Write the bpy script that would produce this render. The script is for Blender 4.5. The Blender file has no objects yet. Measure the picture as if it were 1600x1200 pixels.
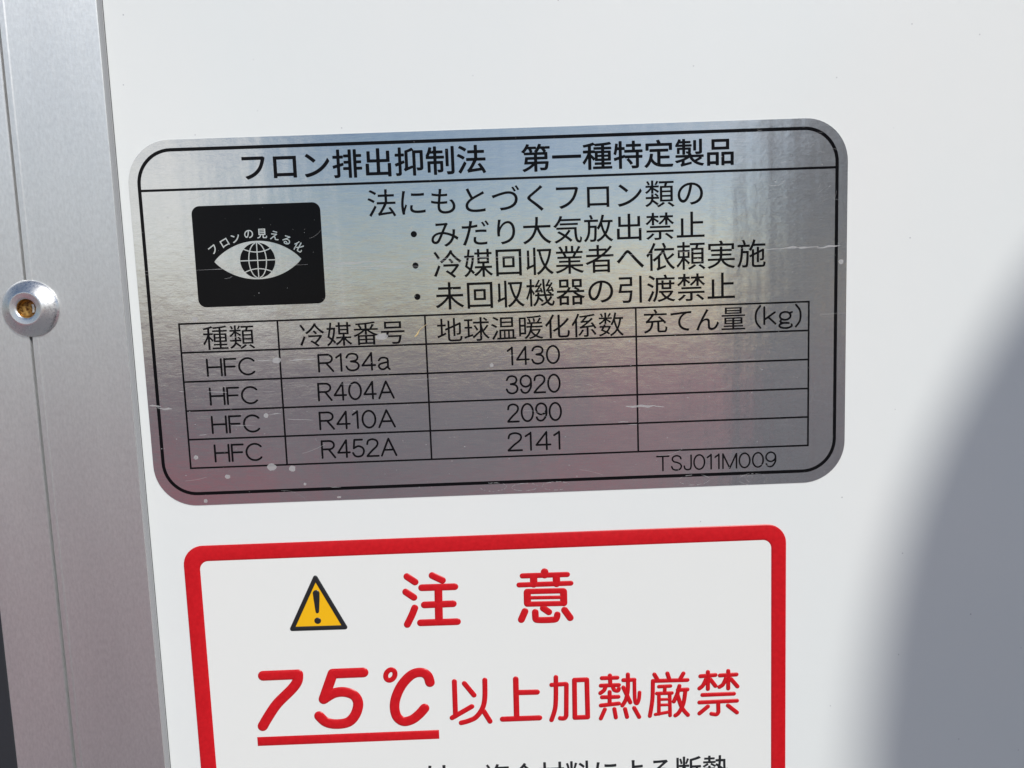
import bpy, bmesh, math, random
from mathutils import Vector, Matrix

MM = 0.001
random.seed(7)
scene = bpy.context.scene
COL = scene.collection

# ---------------------------------------------------------------- survey (millimetres on the wall plane: x right, z up)
CAM = {'D': 126.5, 'right': [0.999309, -0.01137, -0.035396], 'up': [0.036391, 0.10434, 0.993876], 'fwd': [0.007607, 0.994477, -0.104682]}
FOIL = {'x0': -61.505, 'x1': 58.495, 'z1': 29.324, 'z0': -32.517}
BORDER = {'x0': -59.766, 'x1': 56.67, 'z1': 27.687, 'z0': -30.438}
HEADRULE = 21.188
COLS = [-55.072, -38.445, -13.419, 22.479, 52.067]
ROWS = [-1.042, -5.938, -10.927, -15.948, -20.917, -25.922]
TEXT = [('title_lettering', 'フロン排出抑制法', -42.548, -2.069, 24.492, 4.665, 0.016), ('title_lettering', '第一種特定製品', 3.842, 39.328, 24.385, 4.574, 0.016),
 ('body_lettering', '法にもとづくフロン類の', -22.094, 34.13, 17.859, 4.515, 0.005), ('body_lettering', 'みだり大気放出禁止', -11.725, 34.334, 12.466, 4.558, 0.005),
 ('body_lettering', '冷媒回収業者へ依頼実施', -11.555, 44.677, 7.411, 4.706, 0.005), ('body_lettering', '未回収機器の引渡禁止', -11.476, 39.435, 2.099, 4.639, 0.005),
 ('table_lettering', '種類', -51.23, -42.482, -3.598, 4.068, 0.003), ('table_lettering', '冷媒番号', -34.851, -16.987, -3.696, 4.02, 0.003),
 ('table_lettering', '地球温暖化係数', -11.466, 20.394, -3.693, 4.082, 0.003), ('table_lettering', '充てん量', 23.805, 41.169, -3.44, 4.087, 0.003),
 ('table_lettering', '(kg)', 42.794, 50.832, -3.432, 4.254, -0.006), ('table_lettering', 'HFC', -51.031, -42.75, -8.622, 3.118, -0.01),
 ('table_lettering', 'HFC', -50.912, -42.649, -13.582, 3.144, -0.01), ('table_lettering', 'HFC', -50.964, -42.627, -18.496, 3.169, -0.01),
 ('table_lettering', 'HFC', -50.861, -42.587, -23.481, 3.195, -0.01), ('table_lettering', 'R134a', -32.063, -19.677, -8.534, 3.209, -0.01),
 ('table_lettering', 'R404A', -32.403, -19.238, -13.495, 3.236, -0.01), ('table_lettering', 'R410A', -32.477, -19.296, -18.488, 3.262, -0.01),
 ('table_lettering', 'R452A', -32.414, -19.3, -23.48, 3.288, -0.01), ('table_lettering', '1430', 0.251, 9.368, -8.488, 3.291, -0.01),
 ('table_lettering', '3920', -0.137, 9.336, -13.438, 3.318, -0.01), ('table_lettering', '2090', -0.095, 9.418, -18.343, 3.346, -0.01),
 ('table_lettering', '2141', -0.208, 8.996, -23.378, 3.373, -0.01), ('code_lettering', 'TSJ011M009', 25.557, 46.553, -28.16, 2.816, -0.01)]
BULLETS = [(-14.62, 12.586), (-14.596, 7.369), (-14.527, 2.125)]
PICTO = {'x0': -51.487, 'x1': -30.02, 'z1': 18.411, 'z0': 1.607}
EYE = {'l': (-48.281, 9.244), 'r': (-33.719, 9.154), 't': (-40.76, 12.383), 'b': (-41.041, 6.013), 'c': (-41.023, 9.152), 'rad': 2.944}
ARC = [('フ', -48.3, 11.201, 36), ('ロ', -46.329, 12.226, 28), ('ン', -44.447, 12.989, 20), ('の', -42.23, 13.54, 7), ('見', -40.003, 13.563, 0), ('え', -37.903, 13.177, -10),
 ('る', -35.964, 12.366, -21), ('化', -34.028, 11.205, -31)]
RED = {'x0': -57.696, 'x1': 48.312, 'z1': -39.773, 'xi0': -54.91, 'xi1': 45.686, 'zi1': -42.593}
TRI = {'o': [(-34.865, -46.319), (-39.531, -55.522), (-30.172, -55.59)],
 'y': [(-34.844, -46.32), (-39.531, -55.522), (-30.172, -55.59)],
 'r': 0.328,
 'ex': [(-34.897, -49.169, 0.616), (-34.887, -50.357, 0.533), (-34.896, -52.519, 0.308)],
 'dot': (-34.938, -54.199, 0.595)}
UNDER = {'x0': -47.178, 'x1': -14.429, 'z1': -75.542, 'z0': -77.261}
STROKES = {'chu': [(0.585, [(-18.757, -46.761), (-17.39, -47.802)]), (0.585, [(-19.11, -49.558), (-17.74, -50.604)]),
         (0.585, [(-17.665, -52.549), (-18.264, -53.898), (-19.134, -55.549)]), (0.585, [(-14.309, -46.741), (-12.552, -47.687)]),
         (0.585, [(-16.256, -48.902), (-10.422, -48.936)]), (0.657, [(-13.334, -49.018), (-13.489, -55.2)]), (0.585, [(-15.94, -52.066), (-10.834, -52.05)]),
         (0.585, [(-16.779, -55.333), (-10.233, -55.376)])],
 'i': [(0.638, [(5.532, -46.884), (5.535, -47.401)]), (0.456, [(1.599, -47.44), (9.526, -47.491)]), (0.62, [(3.57, -47.762), (3.557, -49.031)]),
       (0.62, [(7.581, -47.824), (7.591, -49.094)]), (0.438, [(0.948, -49.074), (10.115, -49.116)]), (0.602, [(2.346, -50.5), (2.326, -52.512)]),
       (0.602, [(8.777, -50.61), (8.767, -52.672)]), (0.474, [(2.304, -50.332), (8.782, -50.434)]), (0.31, [(2.833, -51.5), (8.133, -51.614)]),
       (0.456, [(2.274, -52.657), (8.717, -52.768)]), (0.584, [(1.823, -53.968), (1.136, -55.469)]), (0.565, [(3.646, -54.189), (3.661, -55.226)]),
       (0.547, [(3.661, -55.226), (4.027, -55.635), (6.876, -55.701), (7.408, -55.377), (7.567, -54.791)]), (0.565, [(5.091, -53.508), (6.064, -54.257)]),
       (0.584, [(8.872, -54.005), (9.829, -55.475)])],
 'seven': [(0.821, [(-45.303, -64.032), (-39.052, -64.02)]),
           (0.821, [(-39.052, -64.02), (-39.286, -65.295), (-40.345, -66.719), (-43.097, -69.321), (-44.755, -71.525), (-46.037, -73.524)])],
 'five': [(0.821, [(-27.424, -64.141), (-32.89, -64.14)]), (0.821, [(-32.89, -64.14), (-34.791, -68.874)]),
          (0.821,
           [(-34.791, -68.874), (-32.899, -67.82), (-30.956, -67.675), (-29.279, -68.424), (-28.677, -69.925), (-29.267, -71.948), (-30.644, -73.374), (-32.821, -73.67),
            (-34.628, -73.206), (-35.783, -72.016)])],
 'degree': [(0.431,
             [(-21.819, -64.845), (-21.796, -64.467), (-21.9, -64.141), (-22.116, -63.917), (-22.41, -63.83), (-22.738, -63.892), (-23.051, -64.093), (-23.3, -64.405),
              (-23.447, -64.778), (-23.471, -65.157), (-23.367, -65.483), (-23.152, -65.707), (-22.857, -65.795), (-22.528, -65.733), (-22.216, -65.531),
              (-21.967, -65.219), (-21.819, -64.845)])],
 'letter_c': [(0.78,
               [(-15.626, -66.501), (-15.997, -65.244), (-17.039, -64.569), (-18.773, -64.904), (-20.579, -66.635), (-21.769, -68.851), (-22.197, -70.878),
                (-21.861, -72.716), (-20.721, -73.677), (-19.194, -73.399), (-17.849, -72.428), (-16.825, -71.331)])],
 'row2': [(0.41, [(-11.259, -66.509), (-11.336, -73.05)]), (0.41, [(-11.955, -73.353), (-8.324, -71.352)]), (0.41, [(-9.487, -66.944), (-7.84, -69.225)]),
          (0.41, [(-5.798, -66.464), (-5.929, -69.813), (-6.44, -71.795), (-7.629, -73.389), (-9.042, -74.061), (-10.354, -74.372)]),
          (0.41, [(-6.202, -72.352), (-5.153, -74.316)]), (0.46, [(-0.251, -66.512), (-0.334, -73.879)]), (0.443, [(0.144, -69.067), (3.511, -69.116)]),
          (0.443, [(-2.887, -73.991), (3.789, -74.015)]), (0.378, [(6.96, -66.449), (6.846, -70.346), (6.609, -72.524), (5.943, -74.509)]),
          (0.361, [(6.141, -67.864), (8.734, -67.79)]), (0.378, [(8.817, -67.921), (8.619, -73.797)]), (0.378, [(8.619, -73.797), (8.293, -74.278), (7.513, -74.245)]),
          (0.394, [(10.272, -67.129), (12.5, -67.131)]), (0.394, [(12.5, -67.131), (12.497, -74.235)]), (0.394, [(12.497, -74.235), (10.17, -74.229)]),
          (0.394, [(10.272, -67.129), (10.17, -74.229)]), (0.342, [(15.213, -66.968), (18.002, -66.989)]), (0.342, [(16.662, -66.519), (16.714, -68.314)]),
          (0.342, [(15.001, -68.376), (18.244, -68.378)]), (0.342, [(15.803, -68.749), (15.52, -69.306), (14.878, -69.79)]),
          (0.342, [(17.158, -68.617), (17.414, -69.29), (18.042, -69.448), (18.231, -69.04)]), (0.342, [(16.559, -69.633), (16.508, -72.004)]),
          (0.342, [(15.167, -70.58), (18.108, -70.608)]), (0.342, [(14.915, -72.127), (18.173, -71.883)]),
          (0.342, [(19.903, -66.464), (19.849, -69.296), (19.452, -71.176), (18.797, -72.29)]), (0.342, [(19.072, -67.505), (21.054, -67.512)]),
          (0.308, [(21.053, -67.549), (21.076, -71.244), (21.424, -72.019), (21.799, -71.274), (21.948, -69.952)]), (0.342, [(19.045, -68.884), (20.253, -71.78)]),
          (0.342, [(15.62, -72.918), (14.858, -74.602)]), (0.342, [(17.338, -72.895), (17.576, -74.526)]), (0.342, [(19.272, -72.976), (19.604, -74.515)]),
          (0.342, [(20.921, -72.854), (21.795, -74.608)]), (0.342, [(24.671, -66.661), (25.197, -67.627)]), (0.342, [(27.014, -66.569), (27.359, -67.716)]),
          (0.342, [(29.895, -66.688), (29.251, -67.794)]), (0.342, [(24.382, -67.876), (30.603, -67.945)]),
          (0.342, [(24.38, -67.971), (24.237, -71.376), (23.735, -74.498)]), (0.308, [(25.447, -68.999), (27.523, -68.952)]),
          (0.308, [(26.527, -69.195), (26.48, -69.951)]), (0.308, [(25.067, -70.271), (27.777, -70.289)]), (0.308, [(25.427, -70.381), (25.371, -74.185)]),
          (0.308, [(27.377, -70.463), (27.396, -74.556)]), (0.239, [(25.773, -71.44), (27.219, -71.444)]), (0.239, [(25.758, -72.486), (27.205, -72.489)]),
          (0.274, [(24.736, -74.254), (27.187, -73.88)]), (0.342, [(29.147, -69.02), (28.769, -70.426), (28.118, -71.918)]),
          (0.342, [(28.867, -69.766), (30.584, -69.743)]), (0.342, [(30.22, -69.917), (29.831, -72.371), (28.997, -74.051), (28.356, -74.597)]),
          (0.342, [(28.766, -70.615), (29.551, -73.121), (30.623, -74.597)]), (0.342, [(32.954, -67.343), (35.661, -67.21)]),
          (0.342, [(34.312, -66.588), (34.288, -69.802)]), (0.342, [(33.941, -67.989), (33.39, -69.101), (32.753, -69.643)]),
          (0.342, [(34.753, -68.022), (35.647, -69.29)]), (0.342, [(36.472, -67.338), (39.45, -67.272)]), (0.342, [(37.973, -66.55), (37.957, -69.859)]),
          (0.342, [(37.551, -67.949), (37.004, -69.062), (36.368, -69.509)]), (0.342, [(38.454, -68.081), (39.622, -69.549)]),
          (0.342, [(33.284, -70.899), (38.984, -70.889)]), (0.342, [(32.729, -72.301), (39.522, -72.243)]), (0.342, [(34.262, -73.127), (32.71, -74.398)]),
          (0.342, [(36.132, -72.634), (36.158, -74.256)]), (0.342, [(36.158, -74.256), (35.792, -74.68), (34.886, -74.546)]),
          (0.342, [(37.887, -73.089), (39.514, -74.492)])]}
HA = (-16.933, -12.518, -84.676, 4.706)
FIBRE = [(-15.244, -4.578), (-14.854, -4.191), (-14.451, -3.526), (-13.873, -3.053), (-13.044, -2.498)]
SMALL = ('複合材料による断熱', -6.811, 37.924, -85.019, 4.964)
TRIM = {'edge': -63.614, 'foot': -63.296, 'groove': -79.55, 'left': -89.91, 'rivet': (-78.963, 2.449), 'h': 1.2}
STREAK = [(-61.521, 7.966, -51.566, 7.866, 0.0766), (-51.566, 7.866, -32.651, 8.197, 0.0657), (-61.213, 7.425, -51.961, 7.385, 0.0383), (-36.915, 8.452, -34.235, 8.535, 0.1751),
 (-29.974, 8.21, -19.43, 8.374, 0.1423), (-29.983, 8.069, -23.734, 8.064, 0.1313), (-30.007, 7.681, -12.335, 7.207, 0.0766), (-30.024, 7.398, -28.047, 7.613, 0.2189),
 (-14.428, 8.342, -11.204, 8.442, 0.1751), (-21.942, 8.178, -8.359, 8.06, 0.0766), (-21.612, 7.672, -16.61, 7.604, 0.0985), (-29.855, 7.251, -14.129, 7.128, 0.0547),
 (-13.385, 8.502, 7.273, 8.148, 0.0547), (-13.412, 7.958, 0.361, 7.752, 0.0438), (18.315, 7.856, 33.998, 8.132, 0.0657), (44.389, 8.0, 53.405, 8.189, 0.1313),
 (47.856, 8.062, 53.637, 8.181, 0.2626), (53.407, 7.961, 57.338, 8.189, 0.2626), (-42.776, -7.811, -39.702, -7.717, 0.1094), (-36.968, -7.816, -34.386, -7.745, 0.1641),
 (-34.797, -7.771, -32.137, -7.785, 0.1423), (-61.221, -14.736, -59.312, -14.973, 0.2407), (-59.947, -15.199, -57.42, -15.417, 0.2845),
 (-37.936, -17.973, -33.418, -18.309, 0.0875), (-40.967, -17.068, -38.891, -16.853, 0.0985), (-51.127, -12.703, -47.867, -12.988, 0.1313),
 (-53.158, -20.21, -51.914, -20.131, 0.0985), (-47.477, -18.747, -43.358, -18.817, 0.0547), (-56.032, -12.522, -55.133, -12.555, 0.0875),
 (-28.919, -12.151, -25.649, -12.477, 0.0438), (-42.129, -13.116, -39.662, -13.082, 0.0438), (-31.249, -30.127, -29.379, -30.242, 0.0875),
 (20.442, -18.004, 25.638, -17.904, 0.2845), (25.427, -18.105, 27.172, -18.211, 0.1313), (19.059, -20.596, 20.808, -20.577, 0.1313),
 (20.798, -21.123, 22.38, -21.14, 0.1094), (31.336, -9.837, 37.122, -9.881, 0.0438), (38.359, -10.587, 42.912, -10.587, 0.0438)]
SPOT = [(57.507, 5.494, 0.5034, 0.5034), (-52.272, -0.366, 0.5471, 0.5253), (-38.971, -7.784, 0.8754, 0.5909), (-41.472, -17.216, 0.4815, 0.4596),
 (-54.001, -24.047, 0.4596, 0.4377), (-41.106, -26.225, 0.9192, 0.7441), (-37.602, -26.613, 0.6566, 0.6566), (-48.848, -27.627, 0.5471, 0.4377),
 (-35.583, -29.451, 0.2845, 0.2845), (-52.952, -31.77, 0.3939, 0.3939), (-29.816, -31.976, 0.4377, 0.2189), (-20.897, -4.42, 1.2037, 0.6566),
 (-2.398, -9.935, 0.383, 0.383), (21.279, -6.672, 0.1751, 0.2189)]
RING = [(32.162, -31.267, 2.708, 0.903, 200, 520), (42.47, -31.532, 2.462, 0.985, -40, 250), (-2.878, -31.212, 2.257, 0.739, 180, 480), (2.561, -31.42, 2.257, 0.656, 0, 330),
 (8.011, -31.415, 2.462, 0.739, 20, 300), (41.923, -31.425, 0.574, 0.574, 0, 300), (46.173, 19.727, 1.723, 1.231, 230, 350)]
SHADOW = (145.857, -83.562)
KPX = 0.10943
# ---------------------------------------------------------------- camera
cd = bpy.data.cameras.new('camera'); cam = bpy.data.objects.new('camera', cd); COL.objects.link(cam)
cd.sensor_fit = 'HORIZONTAL'; cd.sensor_width = 36.0; cd.lens = 36.0 * 1156 / 1600
cd.clip_start = 0.005; cd.clip_end = 3000.0
r, u, f = Vector(CAM['right']), Vector(CAM['up']), Vector(CAM['fwd'])
M = Matrix((r, u, -f)).transposed().to_4x4(); M.translation = Vector((0, -CAM['D'] * MM, 0))
cam.matrix_world = M
scene.camera = cam

# ---------------------------------------------------------------- sky, sun, exposure
SUN_EL, SUN_AZ = math.radians(40), math.radians(32)          # azimuth: to the right of straight behind the camera
to_sun = Vector((math.sin(SUN_AZ) * math.cos(SUN_EL), -math.cos(SUN_AZ) * math.cos(SUN_EL), math.sin(SUN_EL)))
world = bpy.data.worlds.new('World'); scene.world = world; world.use_nodes = True
nt = world.node_tree; nt.nodes.clear()
def N(tree, kind, **kw):
    n = tree.nodes.new(kind)
    for k, v in kw.items():
        if k in n.inputs and not hasattr(n, k): n.inputs[k].default_value = v
        else: setattr(n, k, v)
    return n
out = N(nt, 'ShaderNodeOutputWorld'); bg = N(nt, 'ShaderNodeBackground'); bg.inputs['Strength'].default_value = 0.10
sky = N(nt, 'ShaderNodeTexSky'); sky.sky_type = 'NISHITA'; sky.sun_disc = False
sky.sun_elevation = SUN_EL; sky.sun_rotation = math.atan2(to_sun.x, to_sun.y)
sky.air_density = 1.0; sky.dust_density = 0.6; sky.ozone_density = 1.5
# broken cloud over the whole sky
tc = N(nt, 'ShaderNodeTexCoord'); mp = N(nt, 'ShaderNodeMapping'); mp.inputs['Scale'].default_value = (1.0, 1.0, 1.8)
CLOUD = (8.32, 8.54, 8.03); mp.inputs['Location'].default_value = CLOUD
nz = N(nt, 'ShaderNodeTexNoise'); nz.inputs['Scale'].default_value = 1.7; nz.inputs['Detail'].default_value = 7; nz.inputs['Roughness'].default_value = 0.58
rp = N(nt, 'ShaderNodeValToRGB'); rp.color_ramp.elements[0].position = 0.53; rp.color_ramp.elements[1].position = 0.66
mx = N(nt, 'ShaderNodeMix'); mx.data_type = 'RGBA'; mx.inputs[7].default_value = (14.0, 13.8, 13.4, 1)
L = nt.links.new
L(tc.outputs['Generated'], mp.inputs['Vector']); L(mp.outputs['Vector'], nz.inputs['Vector']); L(nz.outputs['Fac'], rp.inputs['Fac'])
L(rp.outputs['Color'], mx.inputs[0])
L(sky.outputs['Color'], mx.inputs[6]); L(mx.outputs[2], bg.inputs['Color']); L(bg.outputs['Background'], out.inputs['Surface'])

sd = bpy.data.lights.new('sun', 'SUN'); sd.energy = 3.6; sd.angle = math.radians(0.95); sd.color = (1.0, 0.97, 0.925)
sun = bpy.data.objects.new('sun', sd); COL.objects.link(sun)
sun.rotation_euler = (-to_sun).to_track_quat('-Z', 'Y').to_euler(); sun.location = to_sun * 6
scene.view_settings.view_transform = 'Standard'; scene.view_settings.look = 'None'
scene.view_settings.gamma = 1.0; scene.view_settings.use_curve_mapping = False
scene.view_settings.exposure = -0.14

# ---------------------------------------------------------------- materials
def mat(name, color, rough=0.5, metal=0.0, spec=0.5, **kw):
    m = bpy.data.materials.new(name); m.use_nodes = True
    b = m.node_tree.nodes['Principled BSDF']
    b.inputs['Base Color'].default_value = (*color, 1); b.inputs['Roughness'].default_value = rough
    b.inputs['Metallic'].default_value = metal; b.inputs['Specular IOR Level'].default_value = spec
    for k, v in kw.items(): b.inputs[k.replace('_', ' ')].default_value = v
    return m
def tex_noise(m, scale, detail=4, vec_scale=(1, 1, 1), rough=.5):
    t = m.node_tree
    c = N(t, 'ShaderNodeTexCoord'); p = N(t, 'ShaderNodeMapping'); p.inputs['Scale'].default_value = vec_scale
    n = N(t, 'ShaderNodeTexNoise'); n.inputs['Scale'].default_value = scale; n.inputs['Detail'].default_value = detail; n.inputs['Roughness'].default_value = rough
    g = N(t, 'ShaderNodeNewGeometry')
    t.links.new(g.outputs['Position'], p.inputs['Vector']); t.links.new(p.outputs['Vector'], n.inputs['Vector'])
    return n
def ramp(m, src, a, b, ca, cb):
    t = m.node_tree; q = N(t, 'ShaderNodeValToRGB')
    q.color_ramp.elements[0].position = a; q.color_ramp.elements[1].position = b
    q.color_ramp.elements[0].color = (*ca, 1) if len(ca) == 3 else ca; q.color_ramp.elements[1].color = (*cb, 1) if len(cb) == 3 else cb
    t.links.new(src, q.inputs['Fac']); return q.outputs['Color']
def bsdf(m): return m.node_tree.nodes['Principled BSDF']
def link(m, a, b): m.node_tree.links.new(a, bsdf(m).inputs[b])
def bump(m, src, strength, dist, chain=None):
    t = m.node_tree; b = N(t, 'ShaderNodeBump'); b.inputs['Strength'].default_value = strength; b.inputs['Distance'].default_value = dist
    t.links.new(src, b.inputs['Height'])
    if chain is not None: t.links.new(chain, b.inputs['Normal'])
    return b.outputs['Normal']

# white painted panel: faint orange peel, faint grime tint, a few dirt specks
m_panel = mat('white_panel_paint', (.78, .79, .80), .22, 0, .45)
n1 = tex_noise(m_panel, 260, 3); n2 = tex_noise(m_panel, 26, 5, (1, 1, .6))
link(m_panel, bump(m_panel, n1.outputs['Fac'], .12, .0002), 'Normal')
vor = N(m_panel.node_tree, 'ShaderNodeTexVoronoi'); vor.voronoi_dimensions = '2D'; vor.inputs['Scale'].default_value = 85; vor.inputs['Randomness'].default_value = 1.0
g = N(m_panel.node_tree, 'ShaderNodeNewGeometry'); 
sx = N(m_panel.node_tree, 'ShaderNodeSeparateXYZ'); cxz = N(m_panel.node_tree, 'ShaderNodeCombineXYZ'); m_panel.node_tree.links.new(g.outputs['Position'], sx.inputs[0])
m_panel.node_tree.links.new(sx.outputs['X'], cxz.inputs['X']); m_panel.node_tree.links.new(sx.outputs['Z'], cxz.inputs['Y']); m_panel.node_tree.links.new(cxz.outputs[0], vor.inputs['Vector'])
spk = ramp(m_panel, vor.outputs['Distance'], .005, .013, (1, 1, 1), (0, 0, 0))
sep = N(m_panel.node_tree, 'ShaderNodeSeparateColor'); m_panel.node_tree.links.new(vor.outputs['Color'], sep.inputs['Color'])
sel = ramp(m_panel, sep.outputs['Red'], .55, 1.0, (0, 0, 0), (1, 1, 1))
mul = N(m_panel.node_tree, 'ShaderNodeMath', operation='MULTIPLY'); m_panel.node_tree.links.new(spk, mul.inputs[0]); m_panel.node_tree.links.new(sel, mul.inputs[1])
basec = ramp(m_panel, n2.outputs['Fac'], .3, .75, (.755, .79, .778), (.785, .80, .782))
mixc = N(m_panel.node_tree, 'ShaderNodeMix'); mixc.data_type = 'RGBA'
m_panel.node_tree.links.new(mul.outputs[0], mixc.inputs[0]); m_panel.node_tree.links.new(basec, mixc.inputs[6]); mixc.inputs[7].default_value = (.33, .33, .36, 1)
link(m_panel, mixc.outputs[2], 'Base Color')

# brushed anodised aluminium, grain runs vertically
m_alu = mat('brushed_aluminium', (.72, .71, .705), .5, .95, .5, Anisotropic=.75)
n = tex_noise(m_alu, 1.0, 5, (9000, 9000, 260), .6); n2 = tex_noise(m_alu, 900, 6, (1, 1, 1), .7); n3 = tex_noise(m_alu, 30, 4, (3, 3, .6))
link(m_alu, ramp(m_alu, n.outputs['Fac'], .3, .7, (.50, .50, .50), (.57, .57, .57)), 'Roughness')
n4 = tex_noise(m_alu, 2400, 3, (1, 1, .45), .6)
mg = N(m_alu.node_tree, 'ShaderNodeMix'); mg.data_type = 'RGBA'; mg.blend_type = 'MULTIPLY'; mg.inputs[0].default_value = 1.0
m_alu.node_tree.links.new(ramp(m_alu, n3.outputs['Fac'], .3, .7, (.81, .82, .815), (.88, .89, .88)), mg.inputs[6]); m_alu.node_tree.links.new(ramp(m_alu, n4.outputs['Fac'], .3, .7, (.88, .88, .88), (1, 1, 1)), mg.inputs[7])
link(m_alu, mg.outputs[2], 'Base Color')
tg = N(m_alu.node_tree, 'ShaderNodeCombineXYZ'); tg.inputs[0].default_value = 1.0; link(m_alu, tg.outputs[0], 'Tangent')   # grain is vertical, so it scatters sideways
nb = bump(m_alu, n.outputs['Fac'], .10, .00005); link(m_alu, bump(m_alu, n2.outputs['Fac'], .30, .00008, nb), 'Normal')

m_rivet = mat('rivet_aluminium', (.74, .74, .74), .22, 1.0)
n = tex_noise(m_rivet, 2600, 5, (1, 1, 1), .7); link(m_rivet, ramp(m_rivet, n.outputs['Fac'], .35, .7, (.24, .24, .24), (.42, .42, .42)), 'Roughness')
link(m_rivet, bump(m_rivet, n.outputs['Fac'], .14, .0001), 'Normal')
m_brass = mat('rusty_brass', (.45, .24, .06), .42, .7)
n = tex_noise(m_brass, 1800, 4); link(m_brass, ramp(m_brass, n.outputs['Fac'], .35, .65, (.09, .035, .008), (.50, .30, .09)), 'Base Color')
m_rubber = mat('dark_rubber', (.018, .021, .026), .55)
n = tex_noise(m_rubber, 700, 5); link(m_rubber, bump(m_rubber, n.outputs['Fac'], .3, .0002), 'Normal')
m_bead = mat('grey_sealant_bead', (.30, .31, .32), .5)
m_gap_shade = mat('dark_gap_shade', (.10, .105, .12), .6)  # dark tone stands in for shade in the groove and foot gap

# silver foil: horizontally brushed, slightly wavy
m_foil = mat('silver_foil', (.60, .60, .60), .1, 1.0, .5, Anisotropic=.45)
nb1 = tex_noise(m_foil, 1.0, 4, (260, 260, 14000), .65); nb2 = tex_noise(m_foil, 240, 4, (1, 1, 1.6), .6); nb3 = tex_noise(m_foil, 46, 4, (1, 1, 1.2)); nb4 = tex_noise(m_foil, 1.0, 3, (95, 95, 7), .6)
link(m_foil, ramp(m_foil, nb1.outputs['Fac'], .3, .7, (.07, .07, .07), (.17, .17, .17)), 'Roughness')
tg = N(m_foil.node_tree, 'ShaderNodeCombineXYZ'); tg.inputs[2].default_value = 1.0; link(m_foil, tg.outputs[0], 'Tangent')      # brushed sideways, scatters up and down
a = bump(m_foil, nb1.outputs['Fac'], .35, .00002); a = bump(m_foil, nb2.outputs['Fac'], .14, .00025, a); a = bump(m_foil, nb4.outputs['Fac'], .22, .0007, a)
link(m_foil, bump(m_foil, nb3.outputs['Fac'], .16, .0007, a), 'Normal')
mg = N(m_foil.node_tree, 'ShaderNodeMix'); mg.data_type = 'RGBA'; mg.blend_type = 'MULTIPLY'; mg.inputs[0].default_value = 1.0
m_foil.node_tree.links.new(ramp(m_foil, nb3.outputs['Fac'], .3, .7, (.62, .62, .62), (.66, .66, .655)), mg.inputs[6]); m_foil.node_tree.links.new(ramp(m_foil, nb1.outputs['Fac'], .35, .65, (.90, .90, .90), (1, 1, 1)), mg.inputs[7])
link(m_foil, mg.outputs[2], 'Base Color')

m_black = mat('black_print', (.005, .005, .006), .14, 0, .08)
n = tex_noise(m_black, 190, 3, (1, 1, 1.5)); link(m_black, bump(m_black, n.outputs['Fac'], .12, .00025), 'Normal')
m_mark = mat('scuffed_foil', (.62, .62, .62), .5, .2, .5, Alpha=.5)
m_film = mat('white_vinyl', (.785, .80, .775), .30, 0, .4)
m_red = mat('red_ink', (.53, .008, .014), .34, 0, .42)
n = tex_noise(m_red, 1500, 3); link(m_red, ramp(m_red, n.outputs['Fac'], .3, .7, (.52, .003, .008), (.60, .006, .012)), 'Base Color')
link(m_red, bump(m_red, n.outputs['Fac'], .25, .00006), 'Normal')
m_yellow = mat('yellow_ink', (.88, .48, .004), .30)
m_ink = mat('black_ink', (.014, .016, .018), .28)
GROUND_W = 1.37
m_ground = mat('concrete_ground', (.26, .20, .19), .85)
n = tex_noise(m_ground, .45, 3, (1, 1, 1), .4); n.noise_dimensions = '4D'; n.inputs['W'].default_value = GROUND_W
link(m_ground, ramp(m_ground, n.outputs['Fac'], .50, .60, (.185, .185, .195), (.40, .15, .17)), 'Base Color')  # red patches added for the pink they reflect into the foil

# ---------------------------------------------------------------- helpers
def mesh_obj(name, verts, faces, material, parent=None, smooth=False, center=True):
    """verts in mm, wall space (x, y towards the wall, z)"""
    V = [Vector(v) for v in verts]
    if center:
        c = Vector([(min(v[i] for v in V) + max(v[i] for v in V)) / 2 for i in range(3)])
    else: c = Vector((0, 0, 0))
    me = bpy.data.meshes.new(name); me.from_pydata([tuple((v - c) * MM) for v in V], [], faces); me.update()
    bm = bmesh.new(); bm.from_mesh(me); bmesh.ops.remove_doubles(bm, verts=bm.verts, dist=1e-7)
    bm.to_mesh(me); bm.free()
    me.materials.append(material)
    if smooth:
        for p in me.polygons: p.use_smooth = True
    o = bpy.data.objects.new(name, me); COL.objects.link(o)
    o.location = c * MM
    if parent is not None:
        o.parent = parent
        w = Vector((0, 0, 0)); q = parent
        while q is not None: w = w + q.location; q = q.parent
        o.location = c * MM - w
    return o
def tag(o, label, category=None, group=None):
    o['label'] = label
    if category: o['category'] = category
    if group: o['group'] = group
    return o
def empty(name, loc_mm):
    e = bpy.data.objects.new(name, None); e.empty_display_size = .01; e.location = Vector(loc_mm) * MM; COL.objects.link(e); return e
def rr(x0, x1, z0, z1, r, n=10):
    pts = []
    for cx, cz, a0 in ((x1 - r, z1 - r, 0), (x0 + r, z1 - r, 90), (x0 + r, z0 + r, 180), (x1 - r, z0 + r, 270)):
        for k in range(n + 1):
            a = math.radians(a0 + 90 * k / n); pts.append((cx + r * math.cos(a), cz + r * math.sin(a)))
    return pts                                              # counter-clockwise seen from the camera
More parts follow.
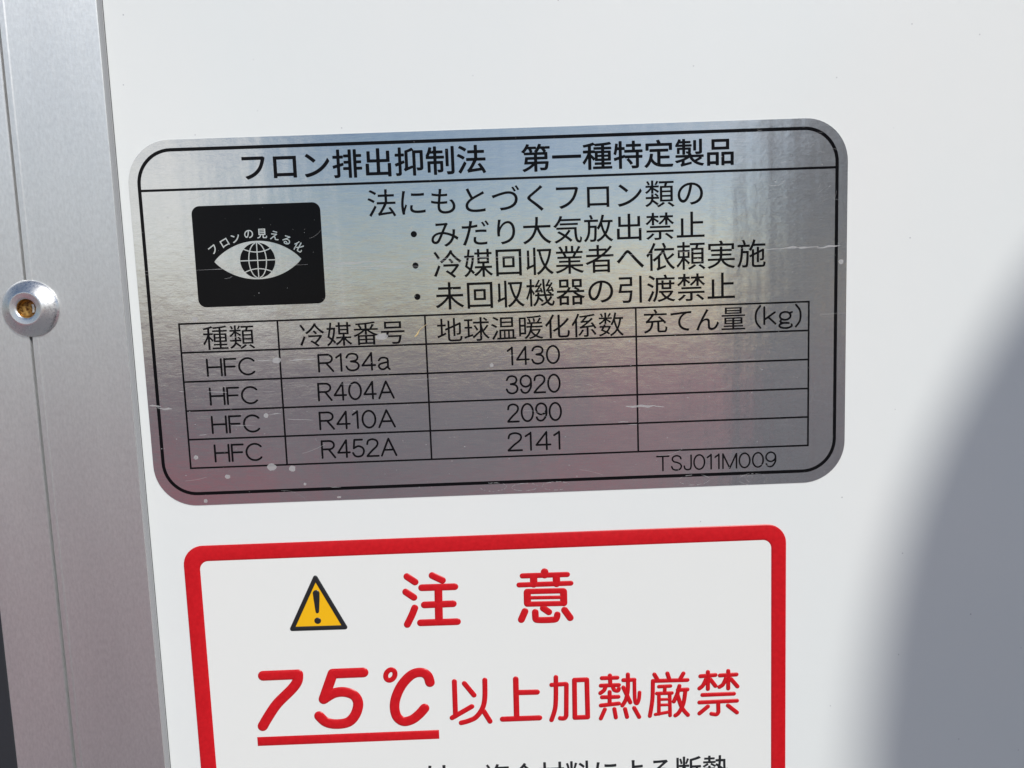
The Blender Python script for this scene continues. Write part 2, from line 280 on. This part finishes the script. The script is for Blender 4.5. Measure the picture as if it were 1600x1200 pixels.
class MB:
    def __init__(s): s.v = []; s.f = []
    def loop_bridge(s, loops, closed=True, cap=False):
        """loops: list of lists of (x,y,z); faces outward for ccw loops listed from the outside in"""
        n = len(loops[0]); base = len(s.v)
        for l in loops: s.v.extend(l)
        for i in range(len(loops) - 1):
            for k in range(n if closed else n - 1):
                a = base + i * n + k; b = base + i * n + (k + 1) % n
                s.f.append((a, b, b + n, a + n))
        if cap: s.f.append(tuple(base + (len(loops) - 1) * n + k for k in range(n)))
    def rect(s, x0, x1, z0, z1, y):
        b = len(s.v); s.v += [(x0, y, z0), (x1, y, z0), (x1, y, z1), (x0, y, z1)]; s.f.append((b, b + 1, b + 2, b + 3))
    def disc(s, cx, cz, rx, rz, y, n=20, jit=0.0):
        b = len(s.v)
        for k in range(n):
            a = 2 * math.pi * k / n; j = 1 + random.uniform(-jit, jit)
            s.v.append((cx + rx * j * math.cos(a), y, cz + rz * j * math.sin(a)))
        s.f.append(tuple(range(b, b + n)))
    def stroke(s, pts, rad, y, h, smooth=True):
        """round-ended raised stroke along pts (x, z), dome of height h standing on plane y"""
        P = [Vector((q[0], q[1])) for q in pts]
        R = [q[2] if len(q) > 2 else rad for q in pts]
        if smooth and len(P) > 2:
            Q = []; RR = []
            for i in range(len(P) - 1):
                p0 = P[max(i - 1, 0)]; p1 = P[i]; p2 = P[i + 1]; p3 = P[min(i + 2, len(P) - 1)]
                for k in range(8):
                    t = k / 8
                    Q.append(.5 * ((2 * p1) + (p2 - p0) * t + (2 * p0 - 5 * p1 + 4 * p2 - p3) * t * t + (3 * p1 - p0 - 3 * p2 + p3) * t ** 3))
                    RR.append(R[i] + (R[i + 1] - R[i]) * t)
            Q.append(P[-1]); RR.append(R[-1]); P, R = Q, RR
        prof = ((1, 0), (.93, .45), (.78, .80), (.52, .96), (0, 1)) if h else ((1, 0), (0, 0))
        n = len(P); nrm = []
        for i in range(n):
            t = (P[min(i + 1, n - 1)] - P[max(i - 1, 0)]); t.normalize(); nrm.append(Vector((-t.y, t.x)))
        K = 8
        # closed contour, ccw: right side forward, end cap, left side backward, start cap
        ring = []
        for i in range(n): ring.append((P[i], -nrm[i], R[i]))
        a0 = math.atan2(-nrm[-1].y, -nrm[-1].x)
        for k in range(1, K): a = a0 + math.pi * k / K; ring.append((P[-1], Vector((math.cos(a), math.sin(a))), R[-1]))
        for i in range(n - 1, -1, -1): ring.append((P[i], nrm[i], R[i]))
        a0 = math.atan2(nrm[0].y, nrm[0].x)
        for k in range(1, K): a = a0 + math.pi * k / K; ring.append((P[0], Vector((math.cos(a), math.sin(a))), R[0]))
        loops = [[(p.x + d.x * rd * w, y - h * e, p.y + d.y * rd * w) for p, d, rd in ring] for w, e in prof]
        s.loop_bridge(loops)
    def build(s, name, material, parent=None, smooth=False): return mesh_obj(name, s.v, s.f, material, parent, smooth)
def slab(name, loop, y_back, y_front, material, parent=None, bev=.02):
    m = MB(); cx = sum(p[0] for p in loop) / len(loop); cz = sum(p[1] for p in loop) / len(loop)
    w = max(p[0] for p in loop) - cx; hh = max(p[1] for p in loop) - cz
    ins = [(cx + (p[0] - cx) * (1 - bev / w), cz + (p[1] - cz) * (1 - bev / hh)) for p in loop]
    m.loop_bridge([[(x, y_back, z) for x, z in loop], [(x, y_front + bev, z) for x, z in loop], [(x, y_front, z) for x, z in ins]], cap=True)
    return m.build(name, material, parent)
def glyph_mesh(s, offset=0.0, extrude=0.0, bevel=0.0):
    c = bpy.data.curves.new('t', 'FONT'); c.body = s; c.size = 1.0; c.offset = offset; c.resolution_u = 6
    c.extrude = extrude; c.bevel_depth = bevel; c.bevel_resolution = 1; c.fill_mode = 'FRONT' if extrude or bevel else 'BOTH'
    o = bpy.data.objects.new('t', c); COL.objects.link(o)
    dg = bpy.context.evaluated_depsgraph_get(); me = o.evaluated_get(dg).to_mesh()
    V = [tuple(v.co) for v in me.vertices]; F = [tuple(p.vertices) for p in me.polygons]
    o.evaluated_get(dg).to_mesh_clear(); bpy.data.objects.remove(o); bpy.data.curves.remove(c)
    return V, F
def lettering(name, s, x0, x1, zc, h, y, material, parent, offset=0.0, extrude=0.0, bevel=0.0, depth=1.0):
    V, F = glyph_mesh(s, 0.0, extrude, bevel)
    if offset > 0:                                          # heavier weight: the outline laid down several times, a hair apart
        V0, F0 = V, F; V, F = [], []
        for k in range(8):
            dx, dy = offset * math.cos(k * math.pi / 4), offset * math.sin(k * math.pi / 4); b0 = len(V)
            V += [(v[0] + dx, v[1] + dy, v[2] + .0012 * k) for v in V0]; F += [tuple(i + b0 for i in q) for q in F0]
    ax, bx = min(v[0] for v in V), max(v[0] for v in V); ay, by = min(v[1] for v in V), max(v[1] for v in V)
    z0 = min(v[2] for v in V)
    sx = (x1 - x0) / (bx - ax); sz = h / (by - ay)
    W = [(x0 + (v[0] - ax) * sx, y - (v[2] - z0) * depth, zc + (v[1] - (ay + by) / 2) * sz) for v in V]
    return mesh_obj(name, W, F, material, parent)

def arc(cx, cz, rx, rz, a0, a1, n=14): return [(cx + rx * math.cos(math.radians(a0 + (a1 - a0) * k / n)), cz + rz * math.sin(math.radians(a0 + (a1 - a0) * k / n))) for k in range(n + 1)]
MONO = {   # thin gothic alphabet drawn as single-width strokes, cap height 1
    'H': [[(0, 0), (0, 1)], [(.72, 0), (.72, 1)], [(0, .52), (.72, .52)]], 'F': [[(0, 0), (0, 1)], [(0, .99), (.58, .99)], [(0, .52), (.52, .52)]],
    'C': [arc(.44, .5, .44, .5, 42, 318, 24)], 'R': [[(0, 0), (0, 1)], [(0, .99), (.38, .99)] + arc(.38, .745, .25, .245, 80, -90, 12) + [(0, .5)], [(.34, .5), (.66, 0)]],
    'A': [[(0, 0), (.38, 1)], [(.38, 1), (.76, 0)], [(.13, .34), (.63, .34)]],
    'a': [[(.04, .54), (.12, .66), (.27, .70), (.42, .64), (.46, .5), (.46, .12), (.53, .0)], [(.46, .42), (.25, .38), (.07, .30), (.03, .17), (.12, .03), (.28, .02), (.46, .18)]],
    '0': [arc(.31, .5, .31, .5, 0, 360, 28)], '1': [[(.03, .80), (.25, .98)], [(.25, 1), (.25, 0)]],
    '2': [[(.02, .72), (.08, .92), (.29, 1), (.5, .92), (.56, .74), (.48, .55), (.25, .32), (0, .02)], [(0, 0), (.58, 0)]],
    '3': [[(.02, .78), (.12, .95), (.3, 1), (.48, .93), (.54, .77), (.46, .60), (.22, .54)], [(.22, .54), (.48, .47), (.58, .28), (.5, .08), (.3, 0), (.1, .06), (0, .24)]],
    '4': [[(.44, 0), (.44, 1)], [(.44, 1), (0, .28)], [(0, .27), (.6, .27)]],
    '5': [[(.5, 1), (.1, 1)], [(.1, 1), (.05, .5)], [(.05, .5), (.28, .62), (.5, .52), (.57, .32), (.48, .08), (.28, 0), (.1, .05), (0, .22)]],
    '9': [arc(.29, .68, .28, .32, 0, 360, 24), [(.57, .68), (.56, .35), (.42, .08), (.26, 0), (.1, .06), (.03, .2)]],
    'T': [[(0, .99), (.7, .99)], [(.35, 1), (.35, 0)]], 'S': [[(.56, .78), (.5, .92), (.31, 1), (.12, .93), (.05, .76), (.14, .60), (.32, .53), (.5, .43), (.58, .26), (.5, .07), (.3, 0), (.1, .06), (.01, .24)]],
    'J': [[(.42, 1), (.42, .25)], [(.42, .25), (.36, .05), (.2, 0), (.06, .07), (.01, .25)]], 'M': [[(0, 0), (0, 1)], [(0, 1), (.4, 0)], [(.4, 0), (.8, 1)], [(.8, 1), (.8, 0)]],
    'k': [[(0, 0), (0, 1.03)], [(.45, .7), (.02, .28)], [(.17, .42), (.48, 0)]],
    'g': [arc(.25, .46, .23, .24, 0, 360, 20), [(.1, .25), (.04, .13), (.14, .04), (.38, .02)], arc(.27, -.13, .27, .16, 60, 380, 20), [(.42, .62), (.54, .68)]],
    '(': [[(.2, 1.12), (.04, .8), (0, .45), (.04, .1), (.2, -.22)]], ')': [[(0, 1.12), (.16, .8), (.2, .45), (.16, .1), (0, -.22)]]}
def mono(name, s, x0, x1, zc, h, y, material, parent, rad):
    lines = []; cur = 0.0
    for ch in s:
        G = MONO[ch]; a = min(p[0] for q in G for p in q); b = max(p[0] for q in G for p in q)
        lines += [[(p[0] - a + cur, p[1]) for p in q] for q in G]; cur += b - a + (.24 if ch in '1' else .17)
    ax, bx = min(p[0] for q in lines for p in q), max(p[0] for q in lines for p in q)
    az, bz = min(p[1] for q in lines for p in q), max(p[1] for q in lines for p in q)
    sx = (x1 - x0 - 2 * rad) / (bx - ax); sz = (h - 2 * rad) / (bz - az); m = MB()
    for k, q in enumerate(lines):
        m.stroke([(x0 + rad + (p[0] - ax) * sx, zc + (p[1] - (az + bz) / 2) * sz) for p in q], rad, y - .0006 * (k % 9), 0)
    return m.build(name, material, parent)

# ---------------------------------------------------------------- the setting: ground, white panel
GZ = -1150.0
g = MB(); g.v = [(-60000, -60000, GZ), (60000, -60000, GZ), (60000, 60000, GZ), (-60000, 60000, GZ)]; g.f = [(0, 1, 2, 3)]
o = mesh_obj('ground', g.v, g.f, m_ground); o['kind'] = 'structure'
PX0, PX1, PZ1 = -900.0, 900.0, 1200.0
p = MB(); b = [(PX0, 0, GZ), (PX1, 0, GZ), (PX1, 0, PZ1), (PX0, 0, PZ1)]
p.v = b + [(x, 40, z) for x, y, z in b]
p.f = [(0, 1, 2, 3), (5, 4, 7, 6), (1, 5, 6, 2), (4, 0, 3, 7), (3, 2, 6, 7), (4, 5, 1, 0)]
o = mesh_obj('wall', p.v, p.f, m_panel); o['kind'] = 'structure'

# ---------------------------------------------------------------- aluminium corner trim with rivet
h = TRIM['h']; xe = TRIM['edge']; xg = TRIM['groove']; xl = TRIM['left']
trim = empty('aluminium_trim', (xg, 0, GZ))
tag(trim, 'brushed aluminium edge trim with a long groove, beside the white panel', 'trim')
def extrude_profile(name, prof, z0, z1, material, parent):
    m = MB(); n = len(prof)
    m.v = [(x, y, z0) for x, y in prof] + [(x, y, z1) for x, y in prof]
    for k in range(n - 1): m.f.append((k, k + 1, n + k + 1, n + k))
    return m.build(name, material, parent)
# profile from left to right, y negative = towards the camera
extrude_profile('flange', [(xg + .22, .3), (xg + .22, -h + .10), (xg + .34, -h - .04), (xg + 1.15, -h - .12), (xg + 1.34, -h), (xe - .12, -h), (xe - .03, -h + .04), (xe, -h + .12), (xe + .01, -.01)], GZ + 1, PZ1 - 1, m_alu, trim)
extrude_profile('cover_strip', [(xl, .0), (xl, -h + .25), (xl + .25, -h + .02), (xg - .50, -h + .02), (xg - .32, -h + .06), (xg - .24, -h + .18), (xg - .24, .3)], GZ + 1, PZ1 - 1, m_alu, trim)
extrude_profile('groove_floor', [(xg - .24, -.10), (xg + .22, -.10)], GZ + 1, PZ1 - 1, m_gap_shade, trim)  # floor coloured dark so the groove reads as shaded
extrude_profile('sealant_bead', [(xe + .02, -h + .22), (xe + .16, -h + .34), (xe + .30, -.45), (xe + .36, -.14)], GZ + 1, PZ1 - 1, m_bead, trim)
extrude_profile('gap_shade_strip', [(xe + .36, -.03), (xe + .50, -.012)], GZ + 1, PZ1 - 1, m_gap_shade, trim)  # dark strip laid along the foot to stand for a shaded gap
# rivet
rx, rz = TRIM['rivet']
def lathe(name, prof, cx, cz, y0, material, parent, n=64, cap=True):
    m = MB(); loops = [[(cx + rad * math.cos(2 * math.pi * k / n), y0 - e, cz + rad * math.sin(2 * math.pi * k / n)) for k in range(n)] for rad, e in prof]
    m.loop_bridge(loops, cap=cap); return m.build(name, material, parent, smooth=False)
def auto_smooth(o, deg=32):
    for p in o.data.polygons: p.use_smooth = True
    bm = bmesh.new(); bm.from_mesh(o.data)
    for e in bm.edges:
        if len(e.link_faces) == 2 and e.calc_face_angle(0) > math.radians(deg): e.smooth = False
    bm.to_mesh(o.data); bm.free()
rv = lathe('rivet', [(4.72, 0), (4.74, .22), (4.60, .46), (4.25, .68), (3.7, 1.02), (3.1, 1.38), (2.78, 1.56), (2.62, 1.62), (2.5, 1.60), (1.95, 1.52), (1.72, 1.46), (1.58, 1.34)], rx, rz, -h, m_rivet, trim, cap=False); auto_smooth(rv)
lathe('rivet_core', [(1.58, 1.34), (1.50, 1.22), (1.46, .55), (1.25, .22), (.7, .08), (.001, .10)], rx, rz, -h, m_brass, rv, n=32)
gap = tag(extrude_profile('rubber_seal', [(xl - 30, -.2), (xl - 5, -.45), (xl - .6, -.5), (xl - .05, -.2)], GZ + 1, PZ1 - 1, m_rubber, None), 'dark rubber seal strip along the outer edge of the aluminium trim', 'seal')

# ---------------------------------------------------------------- silver foil label
F = FOIL; T0 = -.10
lab = empty('foil_label', ((F['x0'] + F['x1']) / 2, 0, F['z0']))
tag(lab, 'silver foil label with black Japanese print, a refrigerant table and an eye pictogram', 'label')
YF = -.12; YP = YF - .014; YM = YF - .030
slab('foil', rr(F['x0'], F['x1'], F['z0'], F['z1'], 7.2, 14), -.005, YF, m_foil, lab)
B = BORDER; w = .28
m = MB(); m.loop_bridge([[(x, YP, z) for x, z in rr(B['x0'] - w, B['x1'] + w, B['z0'] - w, B['z1'] + w, 5.6 + w, 14)], [(x, YP, z) for x, z in rr(B['x0'] + w, B['x1'] - w, B['z0'] + w, B['z1'] - w, 5.6 - w, 14)]])
m.build('border_line', m_black, lab)
m = MB(); m.rect(B['x0'] + w + .003, B['x1'] - w - .003, HEADRULE - .2, HEADRULE + .2, YP); m.build('header_rule', m_black, lab)
m = MB(); lw = .15
for z in ROWS: m.rect(COLS[0] - lw, COLS[-1] + lw, z - lw, z + lw, YP)
for x in COLS:
    for z1, z0 in zip(ROWS, ROWS[1:]): m.rect(x - lw, x + lw, z0 + lw + .003, z1 - lw - .003, YP)
m.build('table_grid', m_black, lab)
for n_, s, x0, x1, zc, hh, off in TEXT:
    if all(c in MONO for c in s): mono(n_, s, x0, x1, zc, hh, YP, m_black, lab, .14 if 'code' in n_ else .17)
    else: lettering(n_, s, x0, x1, zc, hh, YP, m_black, lab, off)
for x, z in BULLETS:
    m = MB(); m.disc(x, z, .52, .52, YP, 24); m.build('bullet', m_black, lab)
# pictogram
Q = PICTO
pic = MB(); pic.v = [(x, YP, z) for x, z in rr(Q['x0'], Q['x1'], Q['z0'], Q['z1'], 1.35, 8)]; pic.f = [tuple(range(len(pic.v)))]
pic = pic.build('pictogram', m_black, lab)
tag(pic, 'black square pictogram of an eye with a globe for a pupil')
Y2 = YP - .012; Y3 = Y2 - .012; Y4 = Y3 - .012
lx = (EYE['l'][0] + .0); rx_ = EYE['r'][0]; cz = EYE['c'][1]; cx = (lx + rx_) / 2; hw = (rx_ - lx) / 2
m = MB(); pts = []
def lid(t, hgt): return hgt * (1 - abs(t) ** 2.05) ** .86
up_, dn_ = EYE['t'][1] - cz, cz - EYE['b'][1]
for k in range(41):
    t = -1 + 2 * k / 40; pts.append((cx + hw * t, cz - lid(t, dn_)))
for k in range(1, 40):
    t = 1 - 2 * k / 40; pts.append((cx + hw * t, cz + lid(t, up_)))
m.v = [(x, Y2, z) for x, z in pts]; m.f = [tuple(range(len(pts)))]; m.build('eye', m_foil, pic)
gx, gz = EYE['c']; R_ = EYE['rad']
m = MB(); m.disc(gx, gz, R_, R_, Y3, 48); m.build('globe', m_black, pic)
m = MB(); lw = .085
m.stroke([(gx - R_, gz), (gx + R_, gz)], lw, Y4, 0, False); m.stroke([(gx, gz - R_), (gx, gz + R_)], lw, Y4 - .002, 0, False)
for sgn in (-1, 1):
    m.stroke([(gx + sgn * .5 * R_ * math.cos(a), gz + .985 * R_ * math.sin(a)) for a in [math.radians(-80 + 10 * i) for i in range(17)]], lw, Y4 - .004 - .002 * sgn, 0, False)
    m.stroke([(gx + R_ * .78 * t, gz + sgn * R_ * (.47 + .19 * t * t)) for t in [-1 + .2 * i for i in range(11)]], lw, Y4 - .010 - .002 * sgn, 0, False)
m.build('globe_grid', m_foil, pic)
m = MB()
for ch, x, z, rot in ARC:
    V, Fc = glyph_mesh(ch)
    ax, bx = min(v[0] for v in V), max(v[0] for v in V); ay, by = min(v[1] for v in V), max(v[1] for v in V)
    s = 1.75; a = math.radians(rot); ca, sa = math.cos(a), math.sin(a)
    for k in range(6):
        b0 = len(m.v); dx, dy = .014 * math.cos(k * math.pi / 3), .014 * math.sin(k * math.pi / 3)
        for v in V:
            X = (v[0] + dx - (ax + bx) / 2) * s; Z = (v[1] + dy - (ay + by) / 2) * s
            m.v.append((x + X * ca - Z * sa, Y2 - .001 * k, z + X * sa + Z * ca))
        m.f += [tuple(i + b0 for i in q) for q in Fc]
m.build('arc_lettering', m_foil, pic)
# scuffs and dried spots on the foil
m = MB()
for x0, z0, x1, z1, w in STREAK:
    n = max(4, int(abs(x1 - x0) / 1.2)); w = w * .8; top = []; bot = []
    for k in range(n + 1):
        t = k / n; e = math.sin(math.pi * min(max(t, .03), .97)) ** .5
        x = x0 + (x1 - x0) * t; z = z0 + (z1 - z0) * t + random.gauss(0, w * .35)
        top.append((x, YM, z + w * e * random.uniform(.3, 1.1))); bot.append((x, YM, z - w * e * random.uniform(.3, 1.1)))
    b0 = len(m.v); m.v += bot + top
    for k in range(n): m.f.append((b0 + k, b0 + k + 1, b0 + n + 2 + k, b0 + n + 1 + k))
for k in range(60):                                          # fine curls and nicks, most of them towards the upper right corner
    if k < 34: x, z = random.uniform(40, 57), random.uniform(14, 28)
    else: x, z = random.uniform(F['x0'] + 2, F['x1'] - 2), random.uniform(F['z0'] + 2, F['z1'] - 2)
    a = random.uniform(-.5, 1.3) if k < 34 else random.gauss(0, .12); l = random.uniform(.3, 1.5) if k < 34 else random.uniform(1, 5); c = random.uniform(-.5, .5); w = random.uniform(.008, .022)
    n = 6; b0 = len(m.v)
    for q in range(n + 1):
        t = q / n; aa = a + c * t; m.v += [(x + l * t * math.cos(aa), YM - .008, z + l * t * math.sin(aa) - w), (x + l * t * math.cos(aa) - w, YM - .008, z + l * t * math.sin(aa) + w)]
    for q in range(n): m.f.append((b0 + 2 * q, b0 + 2 * q + 2, b0 + 2 * q + 3, b0 + 2 * q + 1))
o = m.build('scratch', m_mark, lab); o['kind'] = 'stuff'
m = MB()
for x, z, a, b in SPOT: m.disc(x, z, a * .85, b * .85, YM - .002, 16, .12)
for k in range(420):
    x = random.uniform(F['x0'] + 1, F['x1'] - 1); z = F['z0'] + 1.5 + (F['z1'] - F['z0'] - 3) * random.random() ** 1.15
    s = .03 + .05 * random.random() ** 3
    m.disc(x, z, s * random.uniform(.8, 2.2), s, YM - .004, 6, .3)
for cx, cz, a, b, t0, t1 in RING:
    n = 36; P = [(cx + a * math.cos(math.radians(t0 + (t1 - t0) * k / n)) * random.uniform(.97, 1.03), cz + b * math.sin(math.radians(t0 + (t1 - t0) * k / n)) * random.uniform(.95, 1.05)) for k in range(n + 1)]
    for k in range(n):
        if random.random() < .75:
            (x0, z0), (x1, z1) = P[k], P[k + 1]; b0 = len(m.v); w = random.uniform(.015, .05)
            m.v += [(x0, YM - .006, z0 - w), (x1, YM - .006, z1 - w), (x1, YM - .006, z1 + w), (x0, YM - .006, z0 + w)]; m.f.append((b0, b0 + 1, b0 + 2, b0 + 3))
o = m.build('dried_spots', m_mark, lab); o['kind'] = 'stuff'

# ---------------------------------------------------------------- caution label
Rd = RED; RZ0 = Rd['z1'] - 74.0
cau = empty('caution_label', ((Rd['x0'] + Rd['x1']) / 2, 0, RZ0))
tag(cau, 'white caution sticker with red frame, yellow warning triangle and red Japanese lettering', 'sticker')
YC = -.08
slab('vinyl_film', rr(Rd['x0'] + .15, Rd['x1'] - .15, RZ0 + .15, Rd['z1'] - .15, 3.3, 10), -.005, YC, m_film, cau)
wo = (Rd['xi0'] - Rd['x0']); hk = .13
def fr(d, y):   # loop at fraction d of the bar width, from the outside in
    wl = wo * d; wt = (Rd['z1'] - Rd['zi1']) * d; wr = (Rd['x1'] - Rd['xi1']) * d
    r_ = 3.45 + (1.5 - 3.45) * d
    return [(x, y, z) for x, z in rr(Rd['x0'] + wl, Rd['x1'] - wr, RZ0 + wt, Rd['z1'] - wt, r_, 10)]
m = MB(); m.loop_bridge([fr(0, YC + .07), fr(0.0, YC - hk * .3), fr(.03, YC - hk * .8), fr(.07, YC - hk), fr(.86, YC - hk), fr(.93, YC - hk * .75), fr(.98, YC - hk * .3), fr(1.0, YC + .004)])
o = m.build('red_frame', m_red, cau); auto_smooth(o, 50)
# triangle
yl = TRI['y']; m = MB(); m.v = [(x, YC - .03, z) for x, z in (yl[0], yl[1], yl[2])]; m.f = [(0, 1, 2)]
tri = m.build('warning_triangle', m_yellow, cau)
m = MB()
for k, (a, b) in enumerate(((0, 1), (1, 2), (2, 0))): m.stroke([TRI['o'][a], TRI['o'][b]], TRI['r'] * 1.25, YC - .002, .14 + .002 * k, False)
o = m.build('border', m_ink, tri); auto_smooth(o, 60)
m = MB(); m.stroke(TRI['ex'], 1, YC - .032, .10); d = TRI['dot']; m.stroke([(d[0] - .01, d[1]), (d[0] + .01, d[1])], d[2], YC - .032, .10, False)
o = m.build('exclamation_mark', m_ink, tri); auto_smooth(o, 60)
for key, nm, hh in (('chu', 'heading_character', .16), ('i', 'heading_character', .13), ('seven', 'numeral', .24), ('five', 'numeral', .24), ('degree', 'degree_sign', .14), ('letter_c', 'celsius_letter', .24)):
    m = MB()
    for k, (rad, pts) in enumerate(STROKES[key]): m.stroke(pts, rad * (1.13 if hh > .2 else 1.08), YC - .002, hh * .75 + .0015 * k)
    o = m.build(nm, m_red, cau); auto_smooth(o, 60)
m = MB()
for k, (rad, pts) in enumerate(STROKES['row2']): m.stroke(pts, rad * 1.14, YC - .002, .12 + .0012 * (k % 17))
o = m.build('warning_lettering', m_red, cau); auto_smooth(o, 60)
U = UNDER; m = MB()
def ul(i, y): return [(U['x1'] - i, y, U['z1'] - i), (U['x0'] + i, y, U['z1'] - i), (U['x0'] + i, y, U['z0'] + i), (U['x1'] - i, y, U['z0'] + i)]
m.loop_bridge([ul(0, YC - .002), ul(.10, YC - .10), ul(.30, YC - .15)], cap=True); o = m.build('underline', m_red, cau); auto_smooth(o, 50)
lettering('body_lettering', 'は', HA[0], HA[1], HA[2], HA[3], YC - .002, m_ink, cau, .012)
lettering('body_lettering', SMALL[0], SMALL[1], SMALL[2], SMALL[3], SMALL[4], YC - .002, m_ink, cau, .012, .0, .0)

# ---------------------------------------------------------------- the photographer, whose head shades the panel
SH_D = 800.0
hc = Vector((SHADOW[0] + 12, 0, SHADOW[1] + 52)) + to_sun * SH_D              # centre of the head, mm
base = Vector((hc.x, hc.y - 25, GZ))
H0 = hc.z - GZ                                                      # height of the head's centre above the ground
sk = []; se = []; sr = []
def jn(p, rad, parent=None):
    sk.append((base.x + p[0], base.y + p[1], GZ + p[2])); sr.append(rad if isinstance(rad, tuple) else (rad, rad)); i = len(sk) - 1
    if parent is not None: se.append((parent, i))
    return i
sh = H0 - 235
pel = jn((0, -30, sh - 470), (150, 105)); wai = jn((0, -20, sh - 300), (135, 95), pel); che = jn((0, -15, sh - 110), (160, 110), wai)
col = jn((0, -15, sh - 5), (110, 80), che); nek = jn((0, 0, sh + 75), (56, 58), col); jaw = jn((0, 14, sh + 150), (62, 74), nek)
sku = jn((0, 22, sh + 235), (76, 92), jaw); crn = jn((0, 14, sh + 300), (58, 70), sku)
nos = jn((0, 118, sh + 218), 11, sku)
for sg in (-1, 1):
    jn((sg * 80, 20, sh + 225), (12, 22), sku)
    a = jn((sg * 160, -15, sh - 35), (68, 66), col); b = jn((sg * 205, -20, sh - 190), (52, 54), a); c = jn((sg * 225, -25, sh - 330), (43, 45), b)
    d = jn((sg * 228, 10, sh - 460), (38, 38), c); e = jn((sg * 222, 45, sh - 585), (27, 24), d); pm = jn((sg * 220, 62, sh - 650), (20, 38), e)
    for k, (dy, ln) in enumerate(((-27, 62), (-9, 74), (9, 80), (27, 72))):
        k1 = jn((sg * 218, 72 + dy, sh - 695), 9, pm); k2 = jn((sg * 212, 78 + dy * 1.1, sh - 695 - ln * .55), 8.5, k1); jn((sg * 202, 78 + dy * 1.1, sh - 695 - ln), 7.5, k2)
    t1 = jn((sg * 212, 98, sh - 655), 10, pm); jn((sg * 204, 118, sh - 700), 8.5, t1)
    hp = jn((sg * 95, -30, sh - 560), (92, 96), pel); kn = jn((sg * 105, -15, (sh - 560) * .55), (62, 64), hp); cf = jn((sg * 108, -30, (sh - 560) * .36), (55, 60), kn)
    an = jn((sg * 110, -30, 95), (38, 42), cf); he = jn((sg * 112, -20, 45), (40, 42), an); jn((sg * 122, 150, 36), (44, 34), he)
me = bpy.data.meshes.new('person'); me.from_pydata([tuple(Vector(v) * MM) for v in sk], se, [])
po = bpy.data.objects.new('person_skeleton', me); COL.objects.link(po)
po.modifiers.new('skin', 'SKIN').use_smooth_shade = True
for i, sv in enumerate(me.skin_vertices[0].data): sv.radius = (sr[i][0] * MM, sr[i][1] * MM); sv.use_root = (i == 0)
po.modifiers.new('sub', 'SUBSURF').levels = 2; po.modifiers['sub'].render_levels = 2
dg = bpy.context.evaluated_depsgraph_get(); body = bpy.data.meshes.new_from_object(po.evaluated_get(dg))
bpy.data.objects.remove(po)
m_skin = mat('skin', (.48, .29, .21), .5); m_jacket = mat('grey_jacket', (.42, .43, .45), .8); m_trous = mat('dark_trousers', (.03, .032, .04), .85)
m_hair = mat('dark_hair', (.015, .012, .01), .5); m_shoe = mat('black_shoes', (.02, .02, .02), .5)
n = tex_noise(m_jacket, 60, 5); link(m_jacket, ramp(m_jacket, n.outputs['Fac'], .3, .7, (.40, .41, .44), (.47, .48, .50)), 'Base Color')
body.materials.clear()
for q in (m_skin, m_jacket, m_trous, m_hair, m_shoe): body.materials.append(q)
for p in body.polygons:
    c = p.center / MM; z = c.z - GZ; y = c.y - base.y; ax_ = abs(c.x - base.x); p.use_smooth = True
    if z < 90: k = 4
    elif z > sh + 262 or (z > sh + 150 and y < 5): k = 3
    elif z > sh + 60: k = 0
    elif ax_ > 192 and z < sh - 590: k = 0
    elif z < sh - 500 and ax_ < 195: k = 2
    else: k = 1
    p.material_index = k
zmin = min(v.co.z for v in body.vertices)
for v in body.vertices: v.co -= Vector((base.x * MM, base.y * MM, zmin))
person = bpy.data.objects.new('person', body); COL.objects.link(person); person.location = (base.x * MM, base.y * MM, GZ * MM)
tag(person, 'person in a grey jacket standing facing the white panel, arms at the sides', 'person')

# a dry straw fibre stuck to the foil
m = MB(); P = [(x, z) for x, z in FIBRE]
m.stroke([(P[0][0], P[0][1], .10), (P[1][0], P[1][1], .16), (P[2][0], P[2][1], .07), (P[3][0], P[3][1], .05), (P[4][0], P[4][1], .03)], .1, YM - .012, .12)
m_straw = mat('dry_straw', (.62, .48, .24), .6)
tag(m.build('straw_fibre', m_straw, None, True), 'tiny curved straw fibre stuck on the silver foil in the refrigerant number cell', 'fibre')
